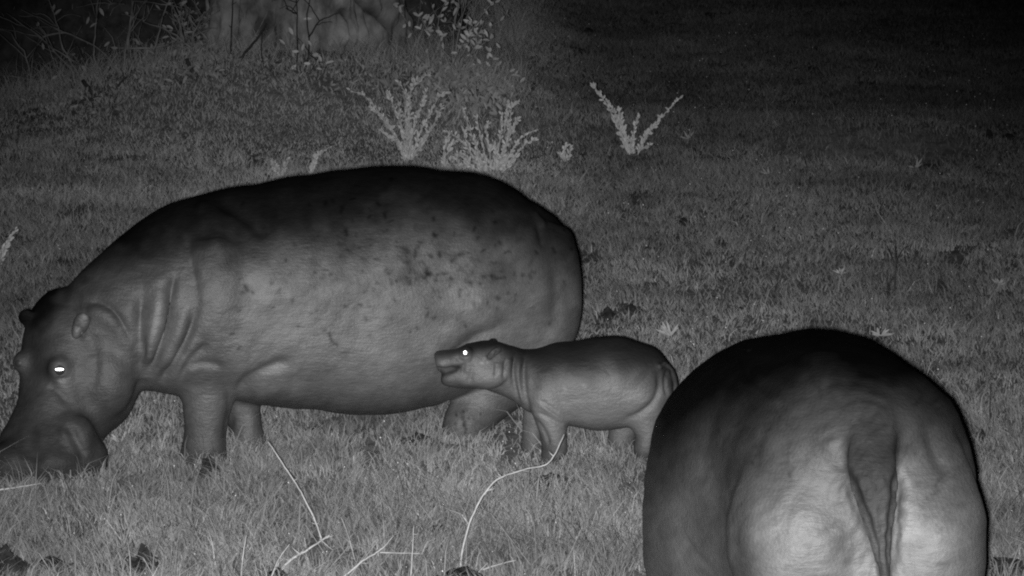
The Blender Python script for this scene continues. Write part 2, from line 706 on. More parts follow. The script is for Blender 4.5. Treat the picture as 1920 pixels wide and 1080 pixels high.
# ---------------------------------------------------------------- grazing cow
def build_cow():
    yaw = math.radians(24)
    perp = V3(-math.sin(yaw), math.cos(yaw), 0)      # towards her far side
    axis = V3(-math.cos(yaw), -math.sin(yaw), 0)     # towards her head

    def Yc(px):
        return 20.08 + (px - 385) / 400 * math.tan(yaw) * 1.02
    bm = bmesh.new()
    secs = [(120, 560, 640, .10), (150, 520, 675, .21), (190, 482, 705, .28), (235, 446, 722, .33), (290, 409, 733, .39),
            (350, 377, 742, .45), (410, 358, 748, .50), (480, 349, 756, .55), (560, 336, 766, .59),
            (640, 322, 771, .63), (720, 314, 766, .64), (790, 314, 748, .63), (850, 319, 724, .6),
            (900, 327, 705, .56), (945, 344, 695, .51), (985, 370, 690, .44), (1012, 388, 685, .38), (1035, 410, 670, .3), (1052, 450, 655, .18), (1058, 520, 600, .05)]
    trunk_loft(bm, [(s[0], s[1], s[2], s[3], Yc(s[0]), .45) for s in secs], perp, pw=2.25)
    side = perp
    # near hind quarter and leg (reaching forward under her)
    q = Yc(1000)
    limb(bm, [L3(985, 430, q - .16, .22, .22), L3(985, 500, q - .22, .27, .275), L3(982, 590, q - .26, .27, .28), L3(950, 670, q - .30, .23, .25),
              L3(925, 720, q - .32, .15, .19), L3(897, 762, q - .36, .125, .135), L3(872, 800, q - .42, .115, .115), L3(866, 830, q - .44, .13, .125), L3(864, 846, q - .44, .12, .12)], side=side)
    # hock
    limb(bm, [L3(922, 735, q - .34, .07, .06), L3(925, 765, q - .36, .07, .055), L3(905, 795, q - .38, .06, .05), L3(890, 815, q - .40, .05, .05)], side=side)
    # far hind leg
    limb(bm, [L3(985, 500, q + .15, .2, .22), L3(1000, 620, q + .2, .2, .18), L3(1030, 700, q + .18, .14, .13), L3(1070, 750, q + .16, .12, .10), L3(1076, 790, q + .16, .12, .12), L3(1078, 806, q + .16, .12, .12)], side=side)
    # near foreleg with shoulder
    Yf = 19.86
    limb(bm, [L3(415, 450, Yf - .02, .16, .18), L3(405, 560, Yf - .06, .2, .2), L3(398, 650, Yf - .04, .17, .19), L3(392, 710, Yf, .14, .14), L3(390, 760, Yf, .125, .122),
              L3(386, 810, Yf, .115, .108), L3(384, 845, Yf, .125, .115), L3(382, 868, Yf, .14, .125), L3(382, 880, Yf, .12, .11)], side=side)
    # far foreleg
    Yg = 20.28
    limb(bm, [L3(430, 640, Yg, .16, .16), L3(436, 720, Yg, .12, .13), L3(452, 770, Yg, .11, .095), L3(462, 815, Yg, .105, .09), L3(466, 838, Yg, .12, .1), L3(467, 850, Yg, .11, .1)], side=side)
    # head hanging to the grass, turned a little to the camera
    a = math.radians(37)
    Fh = V3(-math.cos(a), -math.sin(a), 0)           # forehead
    Lh = V3(math.sin(a), -math.cos(a), 0)            # near cheek
    #        px  py  Y     w    front back power
    hs = [(150, 560, 19.93, .12, .14, .18, 2), (140, 595, 19.88, .19, .19, .27, 2.2), (133, 640, 19.83, .225, .21, .31, 2.3),
          (128, 690, 19.78, .225, .21, .345, 2.4), (120, 735, 19.73, .205, .19, .335, 2.3), (108, 775, 19.68, .185, .175, .27, 2.3),
          (97, 810, 19.64, .205, .19, .225, 2.4), (88, 845, 19.60, .245, .21, .215, 2.6), (82, 875, 19.57, .265, .20, .21, 2.8), (80, 893, 19.56, .24, .17, .18, 2.6), (80, 902, 19.56, .14, .1, .1, 2.2)]
    A = np.array([[*at(h[0], h[1], h[2]), h[3], h[4], h[5], h[6]] for h in hs])
    D = catmull(A, 6)
    # tilt rings so that they stand across the head's axis
    R = []
    for i, d in enumerate(D):
        t = D[min(i + 1, len(D) - 1)][:3] - D[max(i - 1, 0)][:3]
        t /= np.linalg.norm(t)
        f = Fh - t * (Fh @ t)
        f /= np.linalg.norm(f)
        l = Lh - t * (Lh @ t)
        l /= np.linalg.norm(l)
        R.append((Vector(d[:3]), Vector(l * d[3]), Vector(f * d[4]), Vector(-f * d[5]), d[6]))
    loft(bm, R)
    # muscle of the jaw, lower lip and tusk pouches
    def blob(px, py, Y, r, sc=(1, 1, 1)):
        b2 = bmesh.ops.create_icosphere(bm, subdivisions=3, radius=r)
        c = Vector(at(px, py, Y))
        for v in b2['verts']:
            v.co = Vector((v.co.x * sc[0], v.co.y * sc[1], v.co.z * sc[2])) + c
    blob(190, 710, 19.68, .16, (1, .8, 1.25))
    blob(140, 830, 19.50, .13, (.9, .8, 1.1))
    blob(158, 858, 19.54, .12, (1, 1, 1.0))
    blob(30, 868, 19.46, .15, (1, 1, .75))
    blob(110, 690, 19.565, .060)                      # near orbit
    blob(46, 678, 19.72, .062)                       # far orbit
    blob(95, 868, 19.40, .12, (1.1, .8, .7))
    for tx, ty, tY in ((350, 864, 19.80), (366, 872, 19.735), (388, 875, 19.715), (408, 872, 19.74), (440, 842, 20.22), (458, 848, 20.17), (480, 846, 20.18), (842, 842, 19.99), (862, 848, 19.97)):
        blob(tx, ty, tY, .042, (1, 1, 1.1))          # toes
    # ears: short upright cups
    def ear(b, tip, Y, r, depth=-.03):
        p0 = at(b[0], b[1], Y)
        p1 = at(tip[0], tip[1], Y + depth)
        limb(bm, [[*p0, r * .6, r * .5], [*(p0 * .5 + p1 * .5), r, r * .45], [*(p0 * .15 + p1 * .85), r * .8, r * .35], [*p1, r * .25, r * .15]], N=14, n=4)
    ear((138, 636), (162, 586), 19.53, .040)
    ear((62, 612), (38, 582), 19.80, .05)
    # tail lying against the rump
    me, co, lap = fuse(bm, .0085, 0)
    px, py = proj(co)
    earz = np.maximum(np.exp(-((px - 153) / 18) ** 2 - ((py - 603) / 26) ** 2), np.exp(-((px - 48) / 20) ** 2 - ((py - 592) / 22) ** 2))
    headz = (1 - sstep(190, 240, px)) * sstep(570, 600, py)
    rate = (.55 * (1 - .35 * headz) * (1 - .8 * np.clip(earz * 1.5, 0, 1)))[:, None]
    for _ in range(58):
        co = co + (lap(co) - co) * rate
    set_co(me, co)
    feats = [
        # folds of neck and throat
        ([(328, 505), (318, 560), (306, 620), (288, 680), (270, 715)], 10, -.036),
        ([(302, 530), (294, 600), (280, 650), (266, 690)], 13, .026),
        ([(372, 570), (345, 640), (318, 690), (298, 722)], 10, -.030),
        ([(350, 570), (330, 640), (302, 700)], 11, .022),
        ([(268, 540), (262, 600), (262, 660), (266, 715)], 12, -.035),
        ([(395, 640), (360, 675), (335, 715)], 7, -.014),
        ([(150, 566), (195, 572), (232, 610), (250, 650)], 9, -.018),
        ([(160, 585), (195, 590), (225, 620)], 13, .016),
        # shoulder blade and elbow
        ([(400, 372), (440, 392), (480, 420), (500, 450)], 13, -.024),
        ([(360, 385), (385, 395), (410, 430), (415, 480)], 20, .022),
        ([(345, 430), (360, 500), (372, 560)], 9, -.010),
        ([(350, 688), (385, 682), (425, 690)], 7, -.010),
        ([(445, 745), (462, 715), (500, 692), (560, 672)], 12, -.026),
        ([(470, 745), (520, 735), (580, 738)], 20, .02),
        ([(425, 700), (432, 760), (425, 830)], 7, -.008),
        # flank, hip and thigh
        ([(832, 720), (850, 675), (890, 635), (940, 610)], 15, -.03),
        ([(870, 610), (930, 560), (990, 545), (1040, 580)], 40, .028),
        ([(1000, 392), (1012, 410), (1022, 432)], 6, .014),
        ([(1008, 415), (1014, 440), (1020, 470)], 8, -.014),
        ([(1060, 520), (1072, 570), (1070, 630)], 12, -.006),
        ([(850, 395), (880, 420), (900, 480)], 24, .014),
        # face
        ([(90, 720), (110, 735), (135, 760)], 9, -.012),
        ([(120, 790), (138, 815), (152, 842), (158, 862)], 9, -.014),
        ([(110, 800), (126, 826), (138, 850)], 8, .008),
        ([(60, 790), (58, 830), (64, 870)], 14, -.012),
        ([(142, 608), (152, 620), (158, 636)], 5, -.012),
        ([(175, 640), (180, 690), (170, 740)], 12, -.012),
        ([(106, 708), (116, 712), (128, 708)], 3.5, -.010),
    ]
    co = carve(me, co, feats)
    # faint large-scale unevenness of the barrel
    nr = normals(me)
    px, py = proj(co)
    u = (vnoise(px, py, 75, 31) - .5) * .02 + (vnoise(px, py + .4 * px, 24, 32) - .5) * .006
    co = co + nr * u[:, None]
    set_co(me, co)
    # tone: dark slate back, paler flank and belly, shade painted in towards the ridge
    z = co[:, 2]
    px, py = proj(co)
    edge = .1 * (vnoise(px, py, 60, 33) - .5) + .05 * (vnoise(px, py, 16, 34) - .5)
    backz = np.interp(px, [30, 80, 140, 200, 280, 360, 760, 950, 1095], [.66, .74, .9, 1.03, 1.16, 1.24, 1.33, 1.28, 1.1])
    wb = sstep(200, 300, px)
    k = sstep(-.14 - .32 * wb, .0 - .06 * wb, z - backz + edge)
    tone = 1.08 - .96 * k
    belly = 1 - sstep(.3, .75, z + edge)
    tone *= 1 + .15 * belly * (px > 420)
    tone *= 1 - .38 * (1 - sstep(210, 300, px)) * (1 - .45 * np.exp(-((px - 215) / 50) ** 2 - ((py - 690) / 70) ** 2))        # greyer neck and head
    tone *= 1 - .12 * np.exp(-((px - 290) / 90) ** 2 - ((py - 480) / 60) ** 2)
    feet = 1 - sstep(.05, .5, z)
    tone *= 1 - .38 * feet  # legs darkened towards the ground, contact shade painted in
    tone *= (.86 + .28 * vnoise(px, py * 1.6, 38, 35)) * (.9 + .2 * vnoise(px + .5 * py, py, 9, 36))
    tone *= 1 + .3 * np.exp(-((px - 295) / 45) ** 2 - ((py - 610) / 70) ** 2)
    tone *= 1 + .5 * np.exp(-((px - 985) / 75) ** 2 - ((py - 590) / 65) ** 2)  # highlight painted into the tone of the haunch
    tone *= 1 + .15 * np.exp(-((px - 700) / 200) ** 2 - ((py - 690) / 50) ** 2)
    marks = []
    rr = random.Random(5)
    for _ in range(150):
        mx = rr.gauss(790, 120)
        my = rr.gauss(500, 60)
        L = rr.uniform(2, 16)
        an = rr.uniform(-1.6, 1.6)
        L *= rr.random()
        marks.append(([(mx, my), (mx + L * math.cos(an), my + L * math.sin(an))], rr.uniform(1.6, 4.4), rr.uniform(.4, .82)))
    for _ in range(50):
        mx = rr.uniform(420, 1000)
        my = rr.uniform(380, 660)
        marks.append(([(mx, my), (mx + rr.uniform(-7, 7), my + rr.uniform(-5, 7))], rr.uniform(1.8, 3.4), rr.uniform(.4, .7)))
    marks += [([(832, 474), (850, 480), (872, 477)], 3, .7), ([(884, 484), (892, 500)], 4, .75), ([(617, 625), (622, 640), (632, 647)], 3, .45),
              ([(459, 536), (464, 545)], 4.5, .4), ([(800, 505), (805, 515)], 6, .45), ([(923, 518), (930, 522)], 5, .45),
              ([(760, 470), (765, 500), (790, 520)], 7, .7), ([(760, 490), (760, 520)], 16, .8), ([(1030, 520), (1035, 600)], 10, .75),
              ([(840, 482), (862, 498), (880, 520)], 3, .75), ([(640, 440), (700, 460), (760, 480)], 22, .85),
              ([(870, 800), (868, 770)], 2.5, .5), ([(872, 815), (873, 790)], 3, .5), ([(60, 640), (85, 700)], 26, .55), ([(112, 695), (118, 700)], 19, 1.8), ([(115, 722), (118, 728)], 9, 1.4), ([(140, 632), (160, 590)], 7, 1.7), ([(180, 605), (190, 612)], 18, 1.35), ([(135, 820), (155, 845)], 6, 1.35), ([(140, 765), (135, 790)], 10, 1.2), ([(176, 800), (172, 880)], 9, .7), ([(95, 880), (20, 880)], 18, .75)]  # the round mark at the eye: pale lid with eye-shine glow painted in
    for _ in range(14):
        mx = rr.uniform(850, 905)
        my = rr.uniform(760, 810)
        marks.append(([(mx, my), (mx + 1, my + 3)], 2, .5))
    tone = paint(me, co, tone, marks)
    root = empty("hippopotamus", (at(640, 800, 20.4)[0], 20.4, 0))
    tag(root, "large adult hippo standing sideways, head lowered into the grass", "hippo")
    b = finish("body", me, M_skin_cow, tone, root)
    tr = tree_of(me)
    eyeball(root, tr, 114, 694, .03, (.022, .008), .82)
    eyeball(root, tr, 34, 682, .026, None, .85)


build_cow()


# ---------------------------------------------------------------- calf
def build_calf():
    yaw = math.radians(8)
    perp = V3(-math.sin(yaw), math.cos(yaw), 0)

    def Yc(px):
        return 19.80 + (px - 1000) / 400 * math.tan(yaw)
    bm = bmesh.new()
    secs = [(948, 660, 735, .06), (962, 652, 752, .115), (985, 655, 768, .14), (1010, 654, 780, .165), (1045, 645, 794, .185), (1090, 637, 803, .2), (1130, 633, 806, .205),
            (1170, 634, 802, .2), (1205, 642, 792, .19), (1232, 655, 778, .16), (1252, 675, 758, .115), (1262, 700, 735, .04)]
    trunk_loft(bm, [(s[0], s[1], s[2], s[3], Yc(s[0]), .47) for s in secs], perp, pw=2.2)
    # neck and head, raised to the cow's flank
    hs = [(1010, 716, 19.80, .15, .155), (975, 704, 19.79, .125, .125), (945, 692, 19.76, .11, .12), (915, 684, 19.72, .105, .112), (890, 681, 19.68, .092, .098), (868, 682, 19.66, .074, .082),
          (856, 685, 19.65, .062, .064), (850, 684, 19.645, .05, .05)]
    H = [[*at(h[0], h[1], h[2]), h[3], h[4]] for h in hs]
    limb(bm, H, side=perp, pw=2.2)
    # upper and lower jaw with the mouth a little open
    limb(bm, [L3(874, 676, 19.66, .075, .062), L3(852, 674, 19.65, .068, .05), L3(836, 675, 19.645, .08, .050), L3(824, 677, 19.64, .08, .050), L3(816, 679, 19.64, .06, .040)], side=perp, pw=2.3)
    limb(bm, [L3(885, 704, 19.67, .065, .06), L3(862, 706, 19.655, .06, .05), L3(842, 706, 19.65, .062, .042), L3(829, 704, 19.65, .05, .03)], side=perp, pw=2.3)

    def blob(px, py, Y, r, sc=(1, 1, 1)):
        b2 = bmesh.ops.create_icosphere(bm, subdivisions=3, radius=r)
        c = Vector(at(px, py, Y))
        for v in b2['verts']:
            v.co = Vector((v.co.x * sc[0], v.co.y * sc[1], v.co.z * sc[2])) + c
    blob(873, 662, 19.605, .034)
    blob(878, 655, 19.74, .030)
    blob(908, 700, 19.64, .075, (1.5, .7, 1))
    limb(bm, [L3(915, 672, 19.60, .018, .014), L3(926, 662, 19.585, .032, .014), L3(936, 654, 19.58, .022, .01), L3(938, 648, 19.58, .006, .005)], N=12, side=(1, 0, .6))
    limb(bm, [L3(918, 652, 19.80, .018, .014), L3(925, 642, 19.82, .028, .014), L3(929, 634, 19.82, .008, .006)], N=12, side=(1, 0, .6))
    # forelegs
    limb(bm, [L3(1030, 700, 19.73, .09, .1), L3(1028, 745, 19.7, .085, .095), L3(1034, 785, 19.7, .08, .082), L3(1038, 815, 19.7, .068, .066), L3(1040, 840, 19.7, .066, .062), L3(1040, 856, 19.7, .07, .064), L3(1044, 864, 19.7, .05, .045)], side=perp)
    limb(bm, [L3(1015, 740, 19.9, .07, .08), L3(1004, 785, 19.92, .065, .065), L3(1001, 815, 19.92, .06, .058), L3(999, 836, 19.92, .066, .062), L3(999, 846, 19.92, .06, .055)], side=perp)
    # hind legs
    limb(bm, [L3(1215, 700, 19.80, .09, .11), L3(1210, 750, 19.78, .085, .1), L3(1210, 790, 19.78, .075, .08), L3(1216, 815, 19.78, .062, .062), L3(1212, 845, 19.78, .062, .062), L3(1213, 856, 19.78, .045, .045)], side=perp)
    limb(bm, [L3(1190, 740, 20.0, .08, .1), L3(1172, 785, 20.02, .07, .085), L3(1166, 815, 20.02, .06, .068), L3(1160, 836, 20.02, .06, .064), L3(1156, 844, 20.02, .045, .045)], side=perp)
    # tail: curves out and hangs down
    limb(bm, [L3(1240, 678, 19.74, .02, .022), L3(1256, 692, 19.72, .018, .02), L3(1265, 712, 19.71, .015, .018), L3(1266, 735, 19.71, .012, .014), L3(1260, 755, 19.71, .01, .011), L3(1253, 768, 19.71, .005, .006)], N=12, side=perp)
    me, co, lap = fuse(bm, .0068, 0)
    px, py = proj(co)
    fine = np.maximum((1 - sstep(935, 950, px)) * .7, sstep(1244, 1256, px))
    fine = np.maximum(fine, np.exp(-((px - 932) / 14) ** 2 - ((py - 655) / 18) ** 2))
    rate = (.55 * (1 - .75 * fine))[:, None]
    for _ in range(24):
        co = co + (lap(co) - co) * rate
    set_co(me, co)
    feats = [
        ([(812, 692), (835, 694), (858, 690)], 5, -.014),
        ([(850, 694), (862, 690)], 5, -.008),
        ([(966, 662), (962, 690), (966, 725), (976, 755)], 4.5, -.014),
        ([(975, 668), (972, 700), (976, 735), (984, 762)], 5, .008),
        ([(985, 660), (982, 700), (984, 740), (992, 772)], 5, -.014),
        ([(948, 672), (946, 695), (944, 712)], 3.5, -.010),
        ([(932, 680), (930, 695), (928, 706)], 3, -.008),
        ([(957, 668), (953, 700), (955, 730)], 5, .006),
        ([(1005, 772), (1030, 785), (1060, 800)], 3.5, -.008),
        ([(1012, 760), (1035, 775), (1055, 788)], 3, .006),
        ([(1010, 750), (1030, 762), (1052, 778)], 3, -.006),
        ([(1000, 782), (1020, 810), (1032, 838)], 4, -.008),
        ([(865, 705), (868, 690), (868, 680)], 5, -.010),
        ([(886, 680), (884, 700), (880, 720)], 5, -.006),
        ([(1140, 700), (1180, 690), (1210, 710)], 26, .012),
        ([(1232, 690), (1238, 720), (1228, 750), (1200, 775), (1165, 790)], 6, -.014),
        ([(1255, 690), (1248, 715), (1252, 745)], 3.5, -.012),
        ([(855, 672), (862, 675), (870, 678)], 3, -.006),
        ([(864, 668), (872, 670), (881, 667)], 2, -.005),
        ([(922, 655), (930, 660), (928, 670)], 2.5, -.008),
    ]
    co = carve(me, co, feats)
    nr = normals(me)
    px, py = proj(co)
    co = co + nr * ((vnoise(px, py, 40, 41) - .5) * .012)[:, None]
    set_co(me, co)
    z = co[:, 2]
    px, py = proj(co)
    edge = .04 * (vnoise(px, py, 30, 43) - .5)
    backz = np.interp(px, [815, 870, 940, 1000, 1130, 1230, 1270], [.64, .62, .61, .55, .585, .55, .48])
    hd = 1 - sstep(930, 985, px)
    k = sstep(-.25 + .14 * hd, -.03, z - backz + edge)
    tone = 1.15 - .98 * k  # dark back: hide colour plus rim shade painted in
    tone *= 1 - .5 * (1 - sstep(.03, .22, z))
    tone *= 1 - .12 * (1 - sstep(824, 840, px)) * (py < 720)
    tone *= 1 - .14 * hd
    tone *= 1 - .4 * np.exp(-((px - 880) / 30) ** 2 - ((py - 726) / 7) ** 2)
    marks = [([(1058, 728), (1060, 730)], 2.5, 1.6), ([(1038, 730), (1039, 732)], 2, 1.4), ([(1094, 722), (1097, 724)], 2.5, 1.5), ([(1150, 725), (1175, 735)], 22, 1.2), ([(902, 680), (904, 681)], 2.5, 1.7), ([(826, 704), (845, 697), (860, 690)], 8, .22), ([(830, 716), (860, 716)], 10, .6), ([(822, 668), (845, 664)], 10, .6), ([(930, 700), (900, 705)], 22, 1.15), ([(960, 720), (965, 690)], 14, 1.15), ([(872, 662), (874, 664)], 9, 1.4), ([(926, 664), (935, 652)], 5, 1.4), ([(880, 675), (860, 676)], 5, .75),  # includes a highlight painted on the flank
             ([(1000, 800), (1030, 838)], 12, .7)]
    tone = paint(me, co, tone, marks)
    root = empty("hippopotamus_calf", (at(1100, 800, 19.8)[0], 19.8, 0))
    tag(root, "small hippo calf with raised head nuzzling the belly of the large grazing hippo", "hippo calf")
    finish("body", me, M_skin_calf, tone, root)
    tr = tree_of(me)
    eyeball(root, tr, 871, 661, .015, (.0095, .0105), .8)


build_calf()


# ---------------------------------------------------------------- near hippo from behind
def build_near():
    yaw = math.radians(8)
    perp = V3(math.cos(yaw), math.sin(yaw), 0)
    bm = bmesh.new()
    # px, top, bottom, halfwidth, Y
    B = 1310
    secs = [(1640, 830, 1130, .1, 13.78), (1632, 765, 1220, .26, 13.84), (1615, 715, B, .37, 13.98), (1604, 686, B, .425, 14.16), (1594, 668, B, .46, 14.4), (1570, 652, B, .50, 14.7),
            (1532, 640, B - 10, .55, 15.05), (1512, 630, B - 20, .605, 15.4), (1502, 622, B - 30, .61, 15.8), (1496, 620, B - 40, .57, 16.15), (1490, 622, B - 50, .50, 16.5),
            (1475, 640, B - 60, .40, 16.8), (1465, 690, B - 70, .30, 17.05), (1460, 780, B - 90, .12, 17.3)]
    trunk_loft(bm, [(*s, .5) for s in secs], perp, pw=2.35)
    # buttocks and thighs
    for px, sg in ((1506, -1), (1708, 1)):
        limb(bm, [L3(px + sg * -22, 770, 14.28, .12, .13), L3(px - sg * 4, 880, 14.08, .2, .22), L3(px + sg * 4, 980, 14.02, .245, .31), L3(px + sg * 4, 1080, 14.04, .235, .30), L3(px, 1190, 14.05, .18, .2),
                  L3(px, 1300, 14.1, .13, .14), L3(px, 1400, 14.15, .12, .12), L3(px, 1450, 14.1, .14, .14), L3(px, 1470, 14.1, .12, .12)], side=(1, 0, 0))
    # forelegs, head: hidden beyond the body, it grazes away from us
    for px in (1420, 1600):
        limb(bm, [L3(px, 1000, 16.3, .17, .17), L3(px, 1140, 16.3, .13, .13), L3(px, 1220, 16.3, .12, .12), L3(px, 1262, 16.3, .13, .13)])
    limb(bm, [[*at(1470, 820, 16.9), .3, .3], [-.0 + at(1465, 900, 17.2)[0], 17.3, .7, .26, .26], [at(1462, 900, 17.4)[0], 17.6, .42, .22, .2], [at(1462, 900, 17.4)[0], 17.8, .2, .24, .17], [at(1462, 900, 17.4)[0], 17.85, .06, .2, .12]])
    # tail: broad flat root tapering to a thin tip
    limb(bm, [L3(1640, 760, 13.92, .06, .06), L3(1638, 820, 13.78, .085, .06), L3(1634, 880, 13.69, .092, .055), L3(1642, 940, 13.65, .076, .045), L3(1651, 1000, 13.64, .050, .036), L3(1658, 1060, 13.64, .027, .026), L3(1661, 1110, 13.67, .014, .014), L3(1661, 1150, 13.69, .006, .006)], N=24, side=(1, 0, 0), pw=2.6)
    me, co, lap = fuse(bm, .0095, 0)
    px, py = proj(co)
    onto = np.exp(-((px - 1650) / 55) ** 2) * sstep(860, 900, py) * (co[:, 1] < 14.1)
    rate = (.55 * (1 - .8 * onto))[:, None]
    for _ in range(44):
        co = co + (lap(co) - co) * rate
    set_co(me, co)
    feats = [
        ([(1440, 680), (1365, 735), (1325, 820), (1335, 900), (1360, 960)], 20, -.028),
        ([(1384, 850), (1376, 950), (1380, 1040), (1390, 1120)], 24, -.012),
        ([(1584, 880), (1606, 940), (1634, 1005), (1650, 1085)], 8, -.016),
        ([(1684, 880), (1681, 930), (1674, 1000), (1668, 1085)], 8, -.016),
        ([(1550, 815), (1568, 850), (1572, 890)], 24, .016),
        ([(1700, 870), (1708, 930), (1702, 1000)], 22, .012),
        ([(1735, 780), (1750, 830), (1766, 870), (1790, 885)], 14, -.012),
        ([(1455, 760), (1425, 830), (1415, 900)], 10, -.006),
        ([(1480, 700), (1420, 770), (1395, 850)], 7, -.005),
        ([(1530, 720), (1600, 715), (1680, 735)], 7, -.004),
        ([(1560, 760), (1620, 745), (1690, 765)], 7, -.004),
        ([(1600, 775), (1640, 790), (1680, 780)], 24, -.010),
        ([(1388, 760), (1383, 800), (1376, 840)], 5, -.005),
        ([(1285, 1000), (1310, 1040), (1340, 1070)], 7, -.008),
        ([(1652, 930), (1653, 1000), (1658, 1070)], 4, -.008),
        
        ([(1470, 690), (1520, 678), (1580, 690)], 26, .012),
    ]
    co = carve(me, co, feats)
    nr = normals(me)
    px, py = proj(co)
    co = co + nr * ((vnoise(px, py, 85, 51) - .5) * .022 + (vnoise(px + .5 * py, py, 22, 52) - .5) * .005 + onto * (vnoise(px, py * .6, 9, 57) - .5) * .008)[:, None]
    set_co(me, co)
    z = co[:, 2]
    px, py = proj(co)
    edge = .12 * (vnoise(px, py, 70, 53) - .5) + .05 * (vnoise(px, py, 18, 54) - .5)
    backz = np.interp(co[:, 1], [13.8, 14.2, 14.7, 15.4, 16.5], [1.25, 1.33, 1.38, 1.4, 1.4])
    z0 = np.interp(co[:, 1], [14.0, 14.5, 15.2], [1.02, .92, .66])
    z1 = np.interp(co[:, 1], [14.0, 14.5, 15.2], [1.52, 1.42, 1.10])
    k = np.clip((z + edge - z0) / (z1 - z0), 0, 1)
    tone = 1.12 - 1.06 * k ** .8  # dark back: hide colour deepened by painted shade, lower towards the front
    tone *= (.88 + .24 * vnoise(px, py * 1.5, 55, 55)) * (.93 + .14 * vnoise(px + .4 * py, py, 12, 56))
    # tail skin is darker
    tl = (1 - sstep(.9, 1.15, np.abs(px - np.interp(py, [780, 880, 940, 1000, 1080], [1640, 1634, 1643, 1652, 1659])) / np.interp(py, [780, 870, 940, 1000, 1080], [44, 50, 38, 25, 13]))) * sstep(800, 870, py)
    tone *= 1 - .58 * tl
    marks = [([(1572, 830), (1555, 870)], 26, 1.45), ([(1500, 900), (1560, 930)], 40, 1.12), ([(1698, 870), (1704, 990)], 22, 1.4), ([(1374, 890), (1374, 960), (1388, 1080)], 26, .6), ([(1270, 950), (1290, 1060)], 34, 1.25), ([(1645, 800), (1640, 850)], 34, .88), ([(1565, 995), (1572, 999)], 4, 1.35), ([(1695, 945), (1705, 955)], 5, 1.3), ([(1480, 890), (1482, 893)], 5, .6), ([(1411, 868), (1412, 869)], 3, .5), ([(1404, 657), (1405, 657)], 2, 4)]  # includes highlights painted beside the tail and shade painted in the thigh crease
    rr = random.Random(9)
    for _ in range(60):
        mx = rr.uniform(1370, 1800)
        my = rr.uniform(740, 1080)
        an = rr.uniform(-1.2, .2)
        L = rr.uniform(3, 20)
        marks.append(([(mx, my), (mx + L * math.cos(an), my + L * math.sin(an))], rr.uniform(2, 5), rr.uniform(.72, .9)))
    for _ in range(46):
        mx, my = rr.uniform(1340, 1780), rr.uniform(720, 1060)
        an = -1.45 + (mx - 1590) * .0022 + rr.uniform(-.3, .3) + (1.1 if my < 800 else 0) * (1 if mx > 1590 else -.6)
        L = rr.uniform(25, 80)
        pl = [(mx + L * t * math.cos(an + .5 * t), my + L * t * math.sin(an + .5 * t)) for t in (0, .33, .66, 1)]
        marks.append((pl, rr.uniform(2.2, 3.6), rr.uniform(.8, .92)))
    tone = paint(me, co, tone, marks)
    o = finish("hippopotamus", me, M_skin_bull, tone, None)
    tag(o, "adult hippo seen from behind with broad rump and flat hanging tail", "hippo")


build_near()


